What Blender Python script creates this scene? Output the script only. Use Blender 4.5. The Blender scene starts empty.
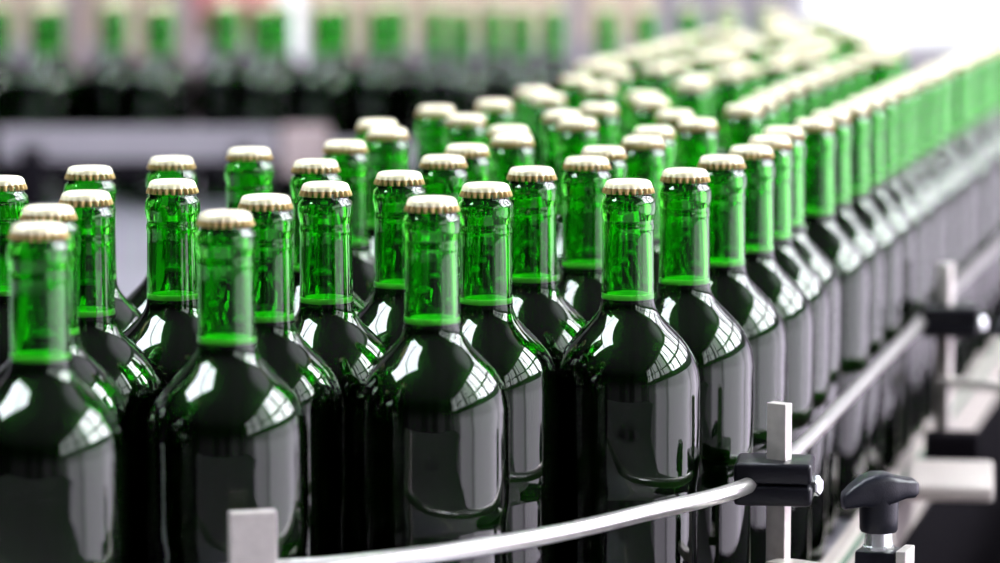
import bpy, bmesh, math, random
from math import sin, cos, pi, radians
from mathutils import Vector, Matrix
random.seed(7)
C = bpy.context.scene.collection
scene = bpy.context.scene

FRONT= [(-0.3, 2.0379), (-0.2557, 2.1136), (-0.2369, 1.9371), (-0.2469, 1.85), (-0.2387, 1.7505), (-0.2121, 2.1896), (-0.1948, 2.0141), (-0.1473, 1.8169), (-0.1324, 1.9136), (-0.1674, 2.2651), (-0.1028, 1.9968), (-0.1176, 2.1646), (-0.1063, 2.3281), (-0.0916, 2.5387), (-0.0813, 2.4516), (-0.0616, 2.0743), (-0.0368, 2.1987), (-0.0382, 1.9009), (-0.0083, 1.9922), (0.0197, 2.1071), (-0.0223, 2.2942), (-0.051, 2.7026), (-0.0261, 2.5971), (-0.0048, 2.7771), (0.0064, 2.4762), (0.0086, 2.3885), (0.056, 2.1869), (0.0693, 2.2736), (0.0998, 2.3694), (0.1118, 2.4654), (0.0764, 2.0148), (0.1143, 2.0939), (0.0583, 2.5556), (0.0485, 2.6431), (0.0794, 2.7267), (0.1363, 2.6458), (0.1477, 2.5468), (0.0293, 2.9474), (0.0399, 2.8604), (0.0711, 3.1402), (0.0886, 3.012), (0.1113, 3.2638), (0.122, 2.892), (0.1249, 2.8044), (0.1945, 2.7134), (0.2125, 2.7993), (0.2307, 2.9044), (0.2534, 3.0021), (0.2777, 3.1066), (0.3019, 3.2097), (0.3278, 3.3198), (0.3566, 3.4376)]
ROW= [(0.1436, 2.1974), (0.1689, 2.2814), (0.1885, 2.3694), (0.2051, 2.4602), (0.2355, 2.5468), (0.2572, 2.6397), (0.2812, 2.7268), (0.3036, 2.8196), (0.3249, 2.905), (0.3462, 2.9904), (0.3662, 3.0761), (0.389, 3.1611), (0.4112, 3.2488), (0.4308, 3.3386), (0.4559, 3.4234), (0.4747, 3.5112), (0.4986, 3.6023), (0.5212, 3.6927), (0.5419, 3.7824), (0.5676, 3.8708), (0.5891, 3.9596), (0.6081, 4.0499), (0.6331, 4.1393), (0.6522, 4.2273), (0.6769, 4.3174), (0.7013, 4.4066), (0.7239, 4.4963), (0.7452, 4.5843), (0.7678, 4.6723), (0.7864, 4.7641), (0.8085, 4.8503), (0.8323, 4.9412), (0.8539, 5.0306), (0.8764, 5.119), (0.8992, 5.2064), (0.9229, 5.295)]
FILL= [(0.1718, 3.0662), (0.1833, 3.1535), (0.2176, 3.2346), (0.2398, 3.3197), (0.1543, 3.3405), (0.2774, 3.3993), (0.0915, 3.4021), (0.1762, 3.4258), (0.2367, 3.4897), (0.1123, 3.4945), (0.3201, 3.5177), (0.3992, 3.5564), (0.2108, 3.5738), (0.2971, 3.6026), (0.1426, 3.6294), (0.3927, 3.6441), (0.2301, 3.6597), (0.3164, 3.6885), (0.162, 3.7154), (0.429, 3.7243), (0.2494, 3.7455), (0.3528, 3.7686), (0.1813, 3.8012), (0.429, 3.8127), (0.2858, 3.8256), (0.3703, 3.8782), (0.2013, 3.8869), (0.2851, 3.9136), (0.429, 3.9438), (0.2199, 3.9729), (0.3471, 3.9761), (0.282, 4.0353), (0.3659, 4.062), (0.2526, 4.1182), (0.429, 4.1233), (0.3364, 4.1452), (0.367, 4.2277), (0.2834, 4.2553), (0.429, 4.2901), (0.3455, 4.3177), (0.3674, 4.4285), (0.4267, 4.4935), (0.4272, 4.5815), (0.377, 4.6537)]
BACKROW= [(-0.7676, 5.0601), (-0.6802, 5.0483), (-0.5911, 5.1724), (-0.512, 5.06), (-0.4186, 5.15), (-0.3523, 5.0546), (-0.2644, 5.0555), (-0.1825, 5.0875), (-0.0966, 5.0687), (-0.0573, 4.9843), (-0.0094, 5.058), (0.0306, 4.9792), (0.0785, 5.0587), (0.157, 5.0191), (0.2119, 4.9505), (0.2774, 5.011), (0.3298, 4.94), (0.3941, 5.0), (-0.7568, 5.1547), (-0.671, 5.1357), (-0.5899, 5.2602), (-0.5065, 5.1485), (-0.4147, 5.24), (-0.3304, 5.1448), (-0.2428, 5.1514), (-0.157, 5.1716)]
FSTOP = 4.6


# ---------------------------------------------------------------- materials
def new_mat(name):
    m = bpy.data.materials.new(name); m.use_nodes = True
    nt = m.node_tree
    b = nt.nodes['Principled BSDF']
    return m, nt, b

def mat(name, col, rough=.5, metal=0., spec=.5, noise=0., nscale=40., bump=0., coat=0.):
    m, nt, b = new_mat(name)
    b.inputs['Roughness'].default_value = rough
    b.inputs['Metallic'].default_value = metal
    b.inputs['Specular IOR Level'].default_value = spec
    b.inputs['Coat Weight'].default_value = coat
    tc = nt.nodes.new('ShaderNodeTexCoord')
    n = nt.nodes.new('ShaderNodeTexNoise'); n.inputs['Scale'].default_value = nscale; n.inputs['Detail'].default_value = 4
    nt.links.new(tc.outputs['Object'], n.inputs['Vector'])
    r = nt.nodes.new('ShaderNodeValToRGB')
    r.color_ramp.elements[0].position = .3; r.color_ramp.elements[1].position = .7
    r.color_ramp.elements[0].color = (*[max(0, c*(1-noise)) for c in col], 1)
    r.color_ramp.elements[1].color = (*[min(1, c*(1+noise)) for c in col], 1)
    nt.links.new(n.outputs['Fac'], r.inputs['Fac'])
    nt.links.new(r.outputs['Color'], b.inputs['Base Color'])
    if bump:
        bp = nt.nodes.new('ShaderNodeBump'); bp.inputs['Strength'].default_value = bump; bp.inputs['Distance'].default_value = .001
        nt.links.new(n.outputs['Fac'], bp.inputs['Height']); nt.links.new(bp.outputs['Normal'], b.inputs['Normal'])
    return m

def glass_mat():
    m, nt, b = new_mat('green_glass')
    b.inputs['Base Color'].default_value = GLASS_COL
    b.inputs['Transmission Weight'].default_value = 1
    b.inputs['Roughness'].default_value = 0.0
    b.inputs['IOR'].default_value = 1.5
    # faint waviness of moulded glass
    tc = nt.nodes.new('ShaderNodeTexCoord')
    n = nt.nodes.new('ShaderNodeTexNoise'); n.inputs['Scale'].default_value = 28; n.inputs['Detail'].default_value = 1
    nt.links.new(tc.outputs['Object'], n.inputs['Vector'])
    bp = nt.nodes.new('ShaderNodeBump'); bp.inputs['Strength'].default_value = .06; bp.inputs['Distance'].default_value = .003
    nt.links.new(n.outputs['Fac'], bp.inputs['Height']); nt.links.new(bp.outputs['Normal'], b.inputs['Normal'])
    return m
GLASS_COL = (.07, .63, .035, 1)
M = {}
M['glass'] = glass_mat()
M['beer'] = mat('dark_beer', (.006, .003, .003), .25, 0, .15)
M['lit_surface'] = mat('pale_lit_beer_surface', (.93, .95, .72), .8, noise=.05, nscale=400, bump=.2)  # pale colour stands in for light on the beer surface
M['cap_top'] = mat('cap_cream_gold', (.95, .88, .61), .34, .1, .6, noise=.05, nscale=60, coat=.3)
M['cap_skirt'] = mat('cap_brass', (.50, .35, .13), .42, .45, .6, noise=.15, nscale=300)
M['steel'] = mat('brushed_steel', (.80, .78, .75), .28, .85, .5, noise=.06, nscale=200)
M['post'] = mat('flat_steel', (.64, .60, .56), .42, .4, .5, noise=.08, nscale=150)
M['table'] = mat('table_steel', (.40, .39, .44), .38, .6, .5, noise=.12, nscale=6)
M['plastic'] = mat('black_plastic', (.008, .008, .012), .3, 0, .32, noise=.2, nscale=900, bump=.1)
M['knobm'] = mat('knob_plastic', (.007, .008, .014), .34, 0, .4, noise=.2, nscale=900, bump=.15)
M['bolt'] = mat('zinc_bolt', (.82, .86, .84), .25, .8, .5, noise=.04)
M['cream'] = mat('cream_wear_strip', (.64, .58, .54), .4, .2, .5, noise=.05)
M['greenp'] = mat('green_guide_plastic', (.02, .17, .09), .45, noise=.1)
M['black'] = mat('black_frame', (.007, .006, .008), .7, 0, .02, noise=.2, nscale=12)
M['greybar'] = mat('grey_bar', (.27, .245, .275), .5, .2, noise=.06, nscale=8)
M['floor'] = mat('floor_concrete', (.42, .40, .42), .45, noise=.12, nscale=1.5)
M['wall'] = mat('wall_paint', (.34, .31, .35), .8, noise=.1, nscale=.8)
M['beige'] = mat('beige_enamel', (.50, .39, .31), .5, noise=.08)
M['brown'] = mat('brown_grey_enamel', (.36, .28, .28), .5, noise=.08)
M['white'] = mat('white_enamel', (.9, .9, .9), .4, noise=.03)
M['red'] = mat('red_pink_enamel', (.75, .25, .27), .5, noise=.05)
M['frame'] = mat('window_frame_paint', (.05, .05, .06), .5, noise=.1)

def emit(name, col, s):
    m = bpy.data.materials.new(name); m.use_nodes = True; nt = m.node_tree
    nt.nodes.remove(nt.nodes['Principled BSDF'])
    e = nt.nodes.new('ShaderNodeEmission'); e.inputs['Color'].default_value = (*col, 1)
    tc = nt.nodes.new('ShaderNodeTexCoord'); n = nt.nodes.new('ShaderNodeTexNoise'); n.inputs['Scale'].default_value = .7
    nt.links.new(tc.outputs['Object'], n.inputs['Vector'])
    mr = nt.nodes.new('ShaderNodeMapRange'); mr.inputs['To Min'].default_value = s*.75; mr.inputs['To Max'].default_value = s*1.25
    nt.links.new(n.outputs['Fac'], mr.inputs['Value']); nt.links.new(mr.outputs['Result'], e.inputs['Strength'])
    nt.links.new(e.outputs[0], nt.nodes['Material Output'].inputs['Surface'])
    return m
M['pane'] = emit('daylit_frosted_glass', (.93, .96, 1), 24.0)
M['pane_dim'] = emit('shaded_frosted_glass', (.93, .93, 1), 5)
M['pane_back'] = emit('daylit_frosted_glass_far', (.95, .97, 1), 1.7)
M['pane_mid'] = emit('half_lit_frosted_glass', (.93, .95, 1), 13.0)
M['sky2'] = emit('skylight_diffuser_far', (.85, .88, 1), 10.0)
M['sky'] = emit('skylight_diffuser', (.87, .94, 1), 24.0)

# ---------------------------------------------------------------- mesh helpers
def link(name, me, m, parent=None, smooth=True):
    o = bpy.data.objects.new(name, me); C.objects.link(o)
    for x in (m if isinstance(m, (list, tuple)) else [m]): me.materials.append(x)
    if smooth:
        for p in me.polygons: p.use_smooth = True
    if parent: o.parent = parent
    return o

def lathe_bm(bm, prof, seg=48, close=False, ox=0, oy=0, oz=0, mi=0):
    rings = []
    for r, z in prof:
        if r < 1e-6: rings.append([bm.verts.new((ox, oy, z+oz))])
        else: rings.append([bm.verts.new((ox+r*cos(2*pi*k/seg), oy+r*sin(2*pi*k/seg), z+oz)) for k in range(seg)])
    pairs = list(zip(rings, rings[1:]))
    if close: pairs.append((rings[-1], rings[0]))
    for a, b in pairs:
        for k in range(seg):
            k2 = (k+1) % seg
            if len(a) == 1 and len(b) == 1: continue
            if len(a) == 1: f = bm.faces.new((a[0], b[k2], b[k]))
            elif len(b) == 1: f = bm.faces.new((a[k], a[k2], b[0]))
            else: f = bm.faces.new((a[k], a[k2], b[k2], b[k]))
            f.material_index = mi

def to_mesh(bm, name):
    bmesh.ops.recalc_face_normals(bm, faces=bm.faces)
    me = bpy.data.meshes.new(name); bm.to_mesh(me); bm.free(); return me

def box_bm(bm, cx, cy, cz, sx, sy, sz, rz=0, bevel=0, seg=2):
    r = bmesh.ops.create_cube(bm, size=1)
    vs = r['verts']
    bmesh.ops.scale(bm, vec=(sx, sy, sz), verts=vs)
    if bevel:
        es = list({e for v in vs for e in v.link_edges})
        rr = bmesh.ops.bevel(bm, geom=es, offset=bevel, segments=seg, affect='EDGES', profile=.5)
        vs = list({v for f in rr['faces'] for v in f.verts} | {v for v in vs if v.is_valid})
        vs = [v for v in vs if v.is_valid]
    bmesh.ops.rotate(bm, matrix=Matrix.Rotation(rz, 3, 'Z'), verts=vs)
    bmesh.ops.translate(bm, vec=(cx, cy, cz), verts=vs)

def box(name, c, s, m, parent=None, rz=0, bevel=0, seg=2):
    bm = bmesh.new(); box_bm(bm, *c, *s, rz=rz, bevel=bevel, seg=seg)
    o = link(name, to_mesh(bm, name), m, parent, smooth=False)
    return o

def shade_auto(o, ang=35):
    me = o.data
    for p in me.polygons: p.use_smooth = True
    try: me.set_sharp_from_angle(angle=radians(ang))
    except Exception: pass

def tube_mesh(name, pts, r, seg=20, smooth_sub=8):
    # Catmull-Rom through the points
    P = [Vector(p) for p in pts]; path = []
    for i in range(len(P)-1):
        p0 = P[max(i-1, 0)]; p1 = P[i]; p2 = P[i+1]; p3 = P[min(i+2, len(P)-1)]
        for k in range(smooth_sub):
            t = k/smooth_sub
            path.append(.5*((2*p1)+(-p0+p2)*t+(2*p0-5*p1+4*p2-p3)*t*t+(-p0+3*p1-3*p2+p3)*t**3))
    path.append(P[-1])
    bm = bmesh.new(); rings = []
    for i, p in enumerate(path):
        d = (path[min(i+1, len(path)-1)]-path[max(i-1, 0)]).normalized()
        s = d.cross(Vector((0, 0, 1))).normalized(); u = s.cross(d)
        rings.append([bm.verts.new(p+r*(cos(2*pi*k/seg)*s+sin(2*pi*k/seg)*u)) for k in range(seg)])
    for a, b in zip(rings, rings[1:]):
        for k in range(seg): bm.faces.new((a[k], a[(k+1) % seg], b[(k+1) % seg], b[k]))
    bm.faces.new(rings[0]); bm.faces.new(rings[-1])
    return to_mesh(bm, name)

def prism(name, poly, z0, z1, m, parent=None):
    bm = bmesh.new()
    a = [bm.verts.new((x, y, z0)) for x, y in poly]; b = [bm.verts.new((x, y, z1)) for x, y in poly]
    bm.faces.new(a); bm.faces.new(b)
    for k in range(len(poly)):
        j = (k+1) % len(poly); bm.faces.new((a[k], a[j], b[j], b[k]))
    return link(name, to_mesh(bm, name), m, parent, smooth=False)

def empty(name, loc=(0, 0, 0), rz=0):
    o = bpy.data.objects.new(name, None); C.objects.link(o); o.location = loc; o.rotation_euler = (0, 0, rz)
    o.empty_display_size = .05
    return o
def tag(o, label, cat, group=None):
    o['label'] = label; o['category'] = cat
    if group: o['group'] = group
    return o
def struct(o): o['kind'] = 'structure'; return o

# ---------------------------------------------------------------- the bottle
def dense(prof, n=4):
    """Catmull-Rom through the profile points for round contours"""
    out = []
    for i in range(len(prof)-1):
        p0 = prof[max(i-1, 0)]; p1 = prof[i]; p2 = prof[i+1]; p3 = prof[min(i+2, len(prof)-1)]
        for k in range(n):
            t = k/n
            out.append(tuple(.5*((2*p1[j])+(-p0[j]+p2[j])*t+(2*p0[j]-5*p1[j]+4*p2[j]-p3[j])*t*t+(-p0[j]+3*p1[j]-3*p2[j]+p3[j])*t**3) for j in (0, 1)))
    out.append(prof[-1]); return out

shoulder = [(.0436, .168), (.0437, .1750), (.0433, .1815), (.0418, .1890), (.0394, .1948), (.0365, .1999), (.0332, .2045),
            (.0296, .2085), (.0258, .2123), (.0221, .2160), (.0190, .2196), (.0170, .2230), (.0160, .2270), (.0157, .2340)]
sh = dense(shoulder, 2)
outer = [(0, .004), (.018, .0035), (.030, .0015), (.036, 0), (.0395, .0012), (.0415, .0045), (.0419, .010),
         (.0422, .020), (.0424, .108), (.0422, .1125), (.0420, .1155), (.0424, .1180), (.0431, .1215), (.0435, .125), (.0437, .130), (.0437, .152)]
outer += sh
outer += [(.0154, .262), (.0153, .2690), (.0156, .2703), (.0158, .2718), (.0156, .2733), (.0152, .2746),
          (.0154, .2765), (.0162, .2795), (.0165, .2828), (.0163, .2860), (.0156, .2884), (.0140, .2898), (.0137, .2920), (.0134, .2950), (.0118, .2962)]
inner = [(.0105, .2950), (.0108, .285), (.0114, .270), (.0120, .2600), (.0128, .2400)]
inner += [(max(.0128, r-.0032), z-.001) for r, z in reversed(sh) if z < .232]
inner += [(.0398, .150), (.0398, .125), (.0388, .112), (.0385, .012), (.034, .007), (.018, .0085), (0, .010)]
bm = bmesh.new(); lathe_bm(bm, outer+inner, 56); me_glass = to_mesh(bm, 'bottle_glass')

LIQ = .2285
liq_in = [(r+.0004, z) for r, z in inner if z < LIQ]
bm = bmesh.new(); lathe_bm(bm, [(0, LIQ), (liq_in[0][0], LIQ)]+liq_in[:-1]+[(0, .0096)], 56); me_beer = to_mesh(bm, 'dark_beer')
bm = bmesh.new()
lathe_bm(bm, [(0, LIQ+.0012), (.0090, LIQ+.0013), (.0118, LIQ+.0020), (.0129, LIQ+.0036), (.0131, LIQ+.0030), (.0131, LIQ+.0002), (0, LIQ+.0002)], 48)
me_lit_surface = to_mesh(bm, 'lit_surface_ring')  # thin ring imitating the brightly lit meniscus

def cap_mesh():
    bm = bmesh.new(); FL = 21; seg = FL*6
    prof = [(0, .3001, 0, 0), (.007, .3001, 0, 0), (.0110, .2998, 0, 0), (.0128, .2991, 0, 0), (.0138, .2978, 0, 0), (.0142, .2963, .0001, 0),
            (.0144, .2953, .0004, 0), (.01455, .2944, .0010, 1), (.0146, .2932, .0015, 1), (.0147, .2920, .0018, 1),
            (.0145, .2918, .0011, 1), (.0139, .2926, .0007, 1), (.0136, .2940, 0, 1)]
    rings = []
    for r, z, a, mi in prof:
        if r == 0: rings.append([bm.verts.new((0, 0, z))]); continue
        rings.append([bm.verts.new(((r+a*(cos(FL*2*pi*k/seg)-.35))*cos(2*pi*k/seg), (r+a*(cos(FL*2*pi*k/seg)-.35))*sin(2*pi*k/seg), z)) for k in range(seg)])
    for i, (a, b) in enumerate(zip(rings, rings[1:])):
        for k in range(seg):
            j = (k+1) % seg
            f = bm.faces.new((a[0], b[k], b[j])) if len(a) == 1 else bm.faces.new((a[k], b[k], b[j], a[j]))
            f.material_index = prof[i+1][3]
    return to_mesh(bm, 'crown_cap')
me_cap = cap_mesh()

def first_bottle():
    r = empty('beer_bottle')
    g = link('bottle_glass', me_glass, M['glass'], r)
    b = link('dark_beer', me_beer, M['beer'], r)
    f = link('lit_surface_ring', me_lit_surface, M['lit_surface'], r)
    c = link('crown_cap', me_cap, [M['cap_top'], M['cap_skirt']], r)
    g['label'] = 'green glass bottle wall with long neck and round shoulder'
    b['label'] = 'dark, nearly black beer filling'
    f['label'] = 'pale ring coloured to imitate the bright lit beer surface'
    c['label'] = 'cream and gold crimped crown cap'
    return r
proto = first_bottle(); used = [False]
def bottle(x, y, label, group, z=0):
    if not used[0]:
        r = proto; used[0] = True; kids = list(r.children)
    else:
        r = proto.copy(); C.objects.link(r)
        for ch in proto.children:
            c = ch.copy(); C.objects.link(c); c.parent = r
            if ch.name.startswith('crown_cap'): pass
    r.location = (x, y, z); r.rotation_euler = (0, 0, random.uniform(0, 2*pi))
    tag(r, label, 'bottle', group)
    return r

FL = [
 'green bottle cut off by the left edge, cap just above the foreground pair',
 'green bottle in the left group, farthest back of the four stacked leftmost caps',
 'green bottle in the left group, cap just in front of the rearmost one',
 'green bottle directly behind the foremost left bottle, cap peeking above it',
 'foremost left bottle, large green neck near the left edge of the picture',
 'green bottle hidden behind the one left of centre-left, only its cap and neck rim show',
 'green bottle standing between the far-left group and the bottle behind the flat steel post',
 'green capped bottle in the front row directly behind the short flat steel post',
 'green bottle just behind and right of the one behind the short steel post',
 'lone green bottle at the back left, cap seen against the dark far rail',
 'green bottle in front of two others, midway between steel post and centre bottle',
 'green bottle half hidden behind the bottle midway between steel post and centre',
 'blurred bottle rearmost of the trio left of centre, against the grey rail',
 'tall blurred green bottle standing apart left of centre, rear one of its tight pair',
 'blurred green bottle standing apart left of centre, front one of its tight pair',
 'green bottle behind and left of the front centre bottle, neck fully visible',
 'green bottle two rows behind the front centre bottle, cap just right of it',
 'front centre bottle, closest to the curved rail in the middle of the photo',
 'green bottle just behind and to the right of the front centre bottle',
 'green bottle between the front centre pair and the sharpest bottle',
 'green bottle with small cap seen above the second front bottle from centre',
 'blurred bottle at the back edge of the crowd, left one of a trio of caps',
 'blurred bottle at the back edge of the crowd, front one of a trio of caps',
 'blurred bottle behind the crowd, right rear one of a trio',
 'blurred green bottle above the centre, rear one of two caps that almost merge',
 'blurred green bottle above the centre, front one of two caps that almost merge',
 'green bottle one row behind and left of the sharpest front bottle',
 'green bottle with cap peeking behind the one left of the sharpest front bottle',
 'green bottle with cap above and right of the sharpest front bottle, two rows back',
 'blurred bottle peeking directly behind the cap above the sharpest front bottle',
 'sharpest front bottle, right of centre, its body behind the curved chrome rail',
 'green bottle immediately right of and behind the sharpest front bottle',
 'blurred bottle right of centre, front one of a merging pair',
 'blurred bottle right of centre, rear left one of a merging pair',
 'blurred green bottle deep in the crowd, cap right of the merging pair',
 'blurred green bottle behind the right-hand file, rear left one of two touching caps',
 'blurred green bottle behind the right-hand file, front right one of two touching caps',
 'blurred bottle at the left rim of the distant crowd, rear one of the first two',
 'blurred bottle at the left rim of the distant crowd, front one of the first two',
] 
G = 'capped green beer bottles on the conveyor table'
far_label = 'out-of-focus green bottle packed in the distant middle of the crowd'
for i, (x, y) in enumerate(FRONT):
    bottle(x, y, FL[i] if i < len(FL) else far_label, G if i < len(FL) else 'distant bottles in the middle of the crowd')
ordn = ['first', 'second', 'third', 'fourth', 'fifth', 'sixth', 'seventh', 'eighth', 'ninth', 'tenth', 'eleventh', 'twelfth']
for i, (x, y) in enumerate(ROW):
    if x/y*3400 > 545: continue
    if i < 12: bottle(x, y, ordn[i]+' green bottle back from the near black clamp in the right-hand file', G)
    else: bottle(x, y, 'heavily blurred green bottle at the far end of the right-hand file', 'far end of the right-hand file of bottles')
for x, y in FILL:
    if x < 0: continue
    bottle(x, y, far_label, 'distant bottles in the middle of the crowd')
for i, (x, y) in enumerate(BACKROW):
    if i < 18: bottle(x, y, 'strongly blurred green bottle in the separate line across the background', 'background line of bottles')
    else: bottle(x, y, 'strongly blurred green bottle in the rear row of the background line', 'rear row of the background line')

# ---------------------------------------------------------------- conveyor table and edges
def rowline(Y, off=0):      # right-hand edge line of the table
    return (.2493+(Y-2.4125)*.2436+off*.9716, Y-off*.2366)
tb = empty('conveyor_table')
poly = [(-2.2, 1.45), rowline(1.45, -.006), rowline(6.5, -.006), (-2.2, 6.5)]
prism('table_top', poly, -.03, 0, M['table'], tb)
e0, e1 = 1.5, 6.0
def strip(name, o0, o1, z0, z1, m, parent, Y0=e0, Y1=e1):
    return prism(name, [rowline(Y0, o0), rowline(Y0, o1), rowline(Y1, o1), rowline(Y1, o0)], z0, z1, m, parent)
strip('wear_strip', -.0055, .0035, -.03, .006, M['cream'], tb)
strip('green_guide', .0035, .0105, -.03, -.001, M['greenp'], tb)
strip('edge_strip', .0105, .0185, -.03, .003, M['cream'], tb)
strip('side_skirt', -.01, .021, -.25, -.03, M['black'], tb)
for sx, sy in ((-2.0, 1.7), (-2.0, 6.2), (-.1, 1.7), (.8, 6.2), (-.6, 3.6)):
    box('table_leg', (sx, sy, -.515), (.08, .08, .97), M['black'], tb)
tag(tb, 'long grey steel conveyor table carrying the crowd of bottles, cream and green edge strips', 'conveyor')

# curved guide rail
rod_pts = [(-.46, 1.69), (-.33, 1.675), (-.25, 1.682), (-.20, 1.702), (-.165, 1.735), (-.13, 1.7605), (-.0906, 1.7735), (-.0272, 1.8125), (.0335, 1.8670), (.0865, 1.9310), (.1180, 1.9680), (.1475, 2.0140),
           (.1725, 2.085), (.1930, 2.160), (.2170, 2.255), (.2425, 2.361), (.3580, 2.8327), (.5110, 3.4433), (.787, 4.545)]
RZ = .115
me = tube_mesh('guide_rail', [(x, y, RZ) for x, y in rod_pts], .0050)
tag(link('guide_rail', me, M['steel']), 'long bent round steel guide rail running in front of the bottles', 'guide rail')

# ---------------------------------------------------------------- rail support: post + clamp + knob
def t_knob_bm():
    bm = bmesh.new()
    # two wings lofted along x: section (half depth y, z low, z high)
    # x, y shift, half depth, z low, z high
    secs = [(-.0240, -.0085, .0040, .0060, .0105), (-.0232, -.0080, .0062, .0030, .0125), (-.0180, -.0055, .0085, .0035, .0165), (-.0105, -.0022, .0108, .0035, .0208),
            (-.0040, 0, .0118, .0025, .0228), (.0040, 0, .0118, .0025, .0228), (.0100, .001, .0100, .0055, .0205), (.0160, .003, .0088, .0070, .0190), (.0215, .0045, .0078, .0070, .0180), (.0240, .005, .0055, .0090, .0160)]
    rings = []
    n = 20
    for x, ys, hy, z0, z1 in secs:
        rg = []
        for k in range(n):
            t = 2*pi*k/n; ct, st = cos(t), sin(t)
            e = .42
            yy = hy*abs(ct)**e*(1 if ct >= 0 else -1); zz = (z0+z1)/2+(z1-z0)/2*abs(st)**e*(1 if st >= 0 else -1)
            rg.append(bm.verts.new((x, yy+ys, zz)))
        rings.append(rg)
    for a, b in zip(rings, rings[1:]):
        for k in range(n): bm.faces.new((a[k], a[(k+1) % n], b[(k+1) % n], b[k]))
    bm.faces.new(rings[0]); bm.faces.new(rings[-1])
    return bm

def support(loc, label, knob_label, jx=.0035):
    t = empty('rail_clamp_post', loc, 0)       # origin under the rail at the clamp, z = 0 at table level
    p = box('post', (.006, -.019, .0835), (.0135, .0075, .159), M['post'], t, rz=radians(-38), bevel=.0006)
    p['label'] = 'flat bright steel upright bar'
    for nm, z0, z1 in (('clamp_jaw', .1155, .1285), ('clamp_jaw', .1025, .1150)):
        bm = bmesh.new(); box_bm(bm, jx, -.017, (z0+z1)/2, .047, .042, z1-z0, rz=radians(-8), bevel=.0030, seg=3)
        o = link(nm, to_mesh(bm, nm), M['plastic'], t); shade_auto(o)
    bm = bmesh.new()
    lathe_bm(bm, [(0, 0), (.0062, 0), (.0062, .0012), (.0040, .0014), (.0040, .003)], 24)
    lathe_bm(bm, [(0, .003), (.0062, .003), (.0062, .0072), (.0050, .0080), (0, .0080)], 6)
    bmesh.ops.rotate(bm, matrix=Matrix.Rotation(radians(90), 3, 'Y'), verts=bm.verts)
    bmesh.ops.rotate(bm, matrix=Matrix.Rotation(radians(-30), 3, 'Z'), verts=bm.verts)
    bmesh.ops.translate(bm, vec=(.0200+jx, -.022, .1130), verts=bm.verts)
    o = link('hex_bolt', to_mesh(bm, 'hex_bolt'), M['bolt'], t); shade_auto(o, 25)
    kx, ky = .0613, -.068
    ax, ay = .006, -.030
    L = math.hypot(kx-ax, ky-ay); an = math.atan2(ky-ay, kx-ax)
    box('cross_arm', ((kx+ax)/2, (ky+ay)/2, .0655), (L+.01, .018, .006), M['post'], t, rz=an, bevel=.0006)
    bm = bmesh.new(); box_bm(bm, kx, ky, .067, .024, .022, .032, rz=radians(-20), bevel=.0018)
    o = link('knob_block', to_mesh(bm, 'knob_block'), M['plastic'], t); shade_auto(o)
    box('side_plate', (kx+.0155, ky-.004, .068), (.006, .024, .032), M['post'], t, rz=radians(-20), bevel=.0006)
    bm = bmesh.new(); lathe_bm(bm, [(0, .082), (.0095, .082), (.0095, .0850), (.0085, .0855), (.0080, .0935), (0, .0935)], 28, ox=kx, oy=ky)
    o = link('knob_shaft', to_mesh(bm, 'knob_shaft'), M['bolt'], t); shade_auto(o)
    bm = t_knob_bm()
    lathe_bm(bm, [(0, -.0125), (.0106, -.0125), (.0113, -.0112), (.0115, -.004), (.0118, .010), (0, .010)], 28)
    bmesh.ops.rotate(bm, matrix=Matrix.Rotation(radians(6), 3, 'Z'), verts=bm.verts)
    bmesh.ops.translate(bm, vec=(kx, ky, .1060), verts=bm.verts)
    o = link('wing_knob', to_mesh(bm, 'wing_knob'), M['knobm'], t); shade_auto(o, 50)
    o['label'] = knob_label
    tag(t, label, 'clamp', 'rail supports')
    return t
support((.163, 2.052, 0), 'near black rail clamp on a flat steel post, with black winged knob beside it', 'black two-winged tightening knob')
support((.3630, 2.820, 0), 'far blurred black rail clamp on its post beside the right-hand file', 'blurred black winged knob', .0115)

# short flat post at lower left
bm = bmesh.new(); box_bm(bm, 0, 0, .0, .0245, .0075, .30, bevel=.0006)
o = link('flat_post', to_mesh(bm, 'flat_post'), M['post'], smooth=False)
o.location = (-.1290, 1.744, .000); o.rotation_euler = (0, 0, radians(14))
tag(o, 'short flat steel upright standing in front of a bottle at lower left', 'post')

# side bracket plate and dark machinery on the right
br = empty('side_bracket', (.349, 2.60, 0))
box('bracket_plate', (0, 0, .016), (.066, .125, .012), M['cream'], br, rz=radians(-8), bevel=.003)
box('bracket_block', (.016, .115, .022), (.044, .030, .026), M['black'], br, rz=radians(-8), bevel=.003)
tag(br, 'blurred pale bracket plate projecting from the conveyor edge beside the far clamp', 'bracket')
cab = empty('machine_cabinet', (.62, 2.7, 0))
prism('cabinet_body', [(-.335, -.9), (-.10, -.9), (.60, 1.9), (.36, 1.9)], -.95, -.035, M['black'], cab)
prism('cabinet_lid', [(-.345, -.91), (-.09, -.91), (.61, 1.91), (.35, 1.91)], -.035, -.022, M['black'], cab)
tag(cab, 'dark machine cabinet below the conveyor edge at lower right', 'cabinet')

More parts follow.
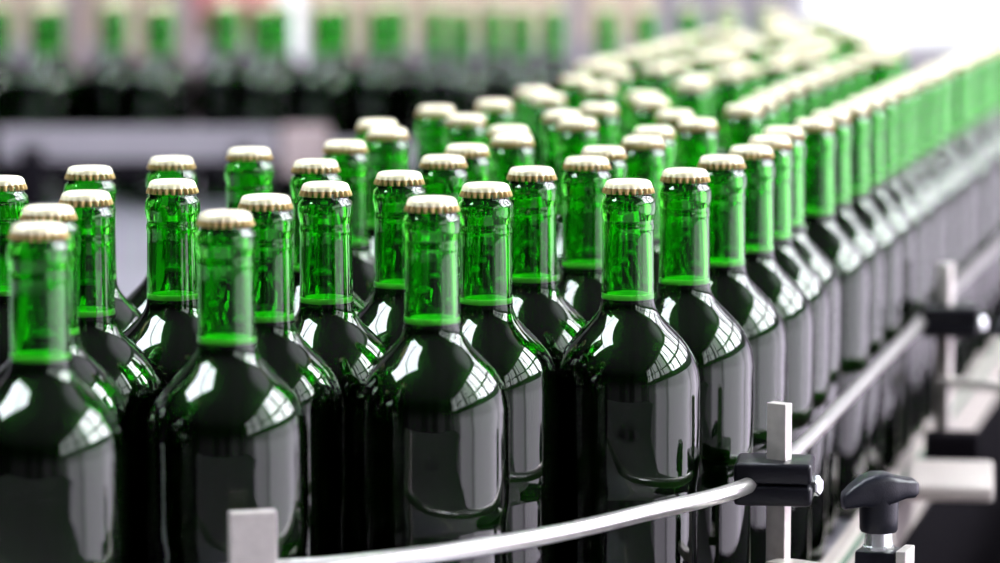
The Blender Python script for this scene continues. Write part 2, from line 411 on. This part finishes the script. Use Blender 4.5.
# rails in front of the background line
def flat_rail(x0, x1, y, z0, z1, label):
    t = empty('flat_guide_bar', ((x0+x1)/2, y, 0))
    w = x1-x0
    box('bar', (0, 0, (z0+z1)/2), (w, .012, z1-z0), M['greybar'], t, bevel=.002)
    box('bar_shade_strip', (0, .0, z0-.013), (w, .010, .026), M['black'], t)  # black strip added to imitate the dark shade below the bar
    for s in (-1, 1): box('bar_foot', (s*(w/2-.05), -.012, z0/2+.01), (.03, .012, z0+.02), M['black'], t)
    tag(t, label, 'guide rail', 'flat bars before the background bottles')
flat_rail(-.735, -.325, 4.972, .076, .123, 'blurred flat grey guide bar across the background at left')
flat_rail(-.245, .13, 4.925, .066, .108, 'blurred flat grey guide bar across the background behind the crowd')
cl = empty('bar_joint', (-.285, 4.98, 0))
box('joint_block', (0, -.005, .09), (.07, .03, .07), M['brown'], cl, bevel=.004)
box('joint_post', (0, .0, .03), (.03, .02, .06), M['black'], cl)
tag(cl, 'blurred grey-brown joint block between the two background bars', 'clamp')

# ---------------------------------------------------------------- hall
WY = 9.2
def bx(name, x0, x1, y0, y1, z0, z1, m, parent=None):
    bm = bmesh.new(); box_bm(bm, (x0+x1)/2, (y0+y1)/2, (z0+z1)/2, x1-x0, y1-y0, z1-z0)
    return link(name, to_mesh(bm, name), m, parent, smooth=False)
struct(bx('floor', -6, 4.2, -5, WY+.2, -1.1, -1.0, M['floor']))
bm = bmesh.new()
for x0, x1, z0, z1 in ((-6, .80, -1, 4.6), (1.9, 4.2, -1, 4.6), (.80, 1.9, -1, .03), (.80, 1.9, 2.6, 4.6)):
    box_bm(bm, (x0+x1)/2, WY+.1, (z0+z1)/2, x1-x0, .2, z1-z0)
struct(link('wall_back', to_mesh(bm, 'wall_back'), M['wall'], smooth=False))
w1 = empty('window_1', (1.35, WY, 1.31)); struct(w1)
bx('window_pane', -.56, .56, .1, .12, -1.29, 1.30, M['pane_back'], w1)
bm = bmesh.new()
for x in (-.53, .53): box_bm(bm, x, .05, .02, .05, .06, 2.6)
for z in (-1.27, 1.31): box_bm(bm, 0, .05, z, 1.1, .06, .05)
link('window_frame', to_mesh(bm, 'window_frame'), M['white'], w1, smooth=False)
# right wall: high windows
bm = bmesh.new()
box_bm(bm, 4.1, 2.1, 1.35, .2, 14.2, .5); box_bm(bm, 4.1, 2.1, 4.5, .2, 14.2, .3)
ys = [-4.6+k*1.9 for k in range(8)]
for y in ys: box_bm(bm, 4.1, y-.05, 3, .2, .3, 2.9)
for y in (-5+.1, 9.1): box_bm(bm, 4.1, y, .1, .2, .3, 2.2)
struct(link('wall_right', to_mesh(bm, 'wall_right'), M['wall'], smooth=False))
for i, y in enumerate(ys[:-1]):
    w = empty('window_%d' % (i+2), (4.08, y+.9, 2.97)); struct(w)
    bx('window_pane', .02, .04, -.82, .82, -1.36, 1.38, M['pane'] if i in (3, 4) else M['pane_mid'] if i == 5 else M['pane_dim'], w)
    bm = bmesh.new()
    for yy in (-.28,): box_bm(bm, -.01, yy, 0, .05, .11, 2.74)
    for zz in (-.35,): box_bm(bm, -.01, 0, zz, .05, 1.64, .14)
    link('window_frame', to_mesh(bm, 'window_frame'), M['frame'], w, smooth=False)

# skylight lamps hung over the line
for i, (x, y) in enumerate([(-2.5, 2.1), (-.9, 4.2)]):
    t = empty('ceiling_light', (x, y, 3.7))
    bx('diffuser', -1.3, 1.3, -.9, .9, 0, .03, M['sky'] if i == 0 else M['sky2'], t)
    bm = bmesh.new()
    for s in (-1, 1): box_bm(bm, s*1.33, 0, .03, .06, 1.92, .1); box_bm(bm, 0, s*.93, .03, 2.72, .06, .1)
    box_bm(bm, .35, 0, -.01, .07, 1.8, .03)
    link('lamp_frame', to_mesh(bm, 'lamp_frame'), M['frame'], t, smooth=False)
    tag(t, ['wide white ceiling light hung over the front bottles, left of them', 'wide white ceiling light hung high over the background line of bottles'][i], 'light', 'ceiling lights')

# columns and machine parts beyond the background bottles
def column(px, wpx, d, m, name, label, cat='column', z1=3.0):
    x = (px-500)/3400*d; w = wpx/3400*d
    o = bx(name, -w/2, w/2, -.06, .06, -1.0, z1, M[m]); o.location = (x, d, 0)
    tag(o, label, cat)
column(72, 24, 7.2, 'brown', 'machine_column', 'blurred brown-grey upright behind the first background bottles at left')
column(126, 26, 7.3, 'beige', 'machine_column', 'blurred beige upright behind the background bottles, second from left')
column(186, 14, 7.0, 'brown', 'machine_column', 'blurred thin brown upright behind the background bottles')
column(292, 22, 6.8, 'white', 'machine_column', 'bright white upright behind the background bottles left of centre')
column(350, 20, 7.2, 'beige', 'machine_column', 'blurred beige upright just right of the bright white one')
column(402, 18, 7.2, 'beige', 'machine_column', 'blurred beige upright above the middle of the background line')
column(573, 14, 7.0, 'greybar', 'machine_column', 'blurred grey upright in the gap of the background line near centre')
o = bx('red_cabinet', -.09, .09, -.05, .05, 0, .12, M['red']); o.location = ((238-500)/3400*7.6, 7.6, .20)
tag(o, 'small blurred red-pink box on the machine beyond the background bottles', 'box')
o = bx('machine_beam', -1.6, .35, -.05, .05, 0, .15, M['beige']); o.location = (0, 7.7, .13)
tag(o, 'blurred pale beige machine beam behind the background bottles', 'beam')

# ---------------------------------------------------------------- world
w = bpy.data.worlds.new('hall_light'); scene.world = w; w.use_nodes = True
nt = w.node_tree; bg = nt.nodes['Background']
tc = nt.nodes.new('ShaderNodeTexCoord'); sp = nt.nodes.new('ShaderNodeSeparateXYZ')
nt.links.new(tc.outputs['Generated'], sp.inputs[0])
mr = nt.nodes.new('ShaderNodeMapRange'); mr.inputs['From Min'].default_value = -1; mr.inputs['From Max'].default_value = 1
nt.links.new(sp.outputs['X'], mr.inputs['Value'])
rp = nt.nodes.new('ShaderNodeValToRGB'); cr = rp.color_ramp
def g(v, t=(1, .91, 1.09)): return (v*t[0], v*t[1], v*t[2], 1)
stops = [(0, .02), (.20, .02), (.22, .10), (.36, .12), (.38, .05), (.44, .06), (.455, .13), (.50, .14), (.515, .05), (.57, .07), (.585, .25), (.66, .30), (.675, .12), (.73, .16), (.745, .5), (.82, .6),
         (.835, 1.2), (.85, 2.7), (.93, 2.4), (.945, 1.2), (.955, 3.4), (1, 3.8)]
cr.elements[0].position = 0; cr.elements[0].color = g(.04/4.0)
cr.elements[1].position = 1; cr.elements[1].color = g(3.8/4.0)
for p, v in stops[1:-1]:
    e = cr.elements.new(p); e.color = g(v/4.0)
nt.links.new(mr.outputs[0], rp.inputs['Fac'])
zf = nt.nodes.new('ShaderNodeMapRange'); zf.inputs['From Min'].default_value = .0; zf.inputs['From Max'].default_value = .22
zf.inputs['To Min'].default_value = 1; zf.inputs['To Max'].default_value = .12
nt.links.new(sp.outputs['Z'], zf.inputs['Value'])
xf = nt.nodes.new('ShaderNodeMapRange'); xf.inputs['From Min'].default_value = .55; xf.inputs['From Max'].default_value = .95
xf.inputs['To Min'].default_value = 0; xf.inputs['To Max'].default_value = .8
nt.links.new(sp.outputs['X'], xf.inputs['Value'])
mx = nt.nodes.new('ShaderNodeMath'); mx.operation = 'MAXIMUM'
nt.links.new(zf.outputs[0], mx.inputs[0]); nt.links.new(xf.outputs[0], mx.inputs[1])
sc_ = nt.nodes.new('ShaderNodeVectorMath'); sc_.operation = 'SCALE'
nt.links.new(rp.outputs[0], sc_.inputs[0]); nt.links.new(mx.outputs[0], sc_.inputs['Scale'])
up = nt.nodes.new('ShaderNodeMapRange'); up.inputs['From Min'].default_value = .35; up.inputs['From Max'].default_value = .9
up.inputs['To Min'].default_value = 0; up.inputs['To Max'].default_value = .06
nt.links.new(sp.outputs['Z'], up.inputs['Value'])
add = nt.nodes.new('ShaderNodeMix'); add.data_type = 'RGBA'; add.inputs[6].default_value = (0, 0, 0, 1); add.inputs[7].default_value = (.6, .6, .66, 1)
nt.links.new(up.outputs[0], add.inputs['Factor'])
ad = nt.nodes.new('ShaderNodeVectorMath'); ad.operation = 'ADD'
nt.links.new(sc_.outputs[0], ad.inputs[0]); nt.links.new(add.outputs[2], ad.inputs[1])
yf = nt.nodes.new('ShaderNodeMapRange'); yf.inputs['From Min'].default_value = .1; yf.inputs['From Max'].default_value = .3
nt.links.new(sp.outputs['Y'], yf.inputs['Value'])
xg = nt.nodes.new('ShaderNodeMapRange'); xg.inputs['From Min'].default_value = .3; xg.inputs['From Max'].default_value = .45
nt.links.new(sp.outputs['X'], xg.inputs['Value'])
mm = nt.nodes.new('ShaderNodeMath'); mm.operation = 'MULTIPLY'
nt.links.new(yf.outputs[0], mm.inputs[0]); nt.links.new(xg.outputs[0], mm.inputs[1])
s2 = nt.nodes.new('ShaderNodeVectorMath'); s2.operation = 'SCALE'; s2.inputs[0].default_value = (.30, .27, .33)
nt.links.new(mm.outputs[0], s2.inputs['Scale'])
a2 = nt.nodes.new('ShaderNodeVectorMath'); a2.operation = 'ADD'
nt.links.new(ad.outputs[0], a2.inputs[0]); nt.links.new(s2.outputs[0], a2.inputs[1])
nt.links.new(a2.outputs[0], bg.inputs['Color'])
bg.inputs['Strength'].default_value = 4.0

# ---------------------------------------------------------------- camera
cam = bpy.data.cameras.new('camera'); co = bpy.data.objects.new('camera', cam); C.objects.link(co)
co.location = (0, 0, .472); co.rotation_euler = (radians(90-6.602), 0, 0)
cam.sensor_width = 36; cam.lens = 3400/1000*36; cam.clip_start = .05; cam.clip_end = 60
cam.dof.use_dof = True; cam.dof.focus_distance = 2.02; cam.dof.aperture_fstop = FSTOP
scene.camera = co
scene.view_settings.view_transform = 'Standard'
scene.view_settings.look = 'None'
scene.view_settings.exposure = 0.0
cy = scene.cycles
cy.max_bounces = 16; cy.transmission_bounces = 14; cy.glossy_bounces = 6; cy.diffuse_bounces = 3; cy.transparent_max_bounces = 8
cy.use_denoising = True
cy.blur_glossy = .3; cy.sample_clamp_indirect = 12
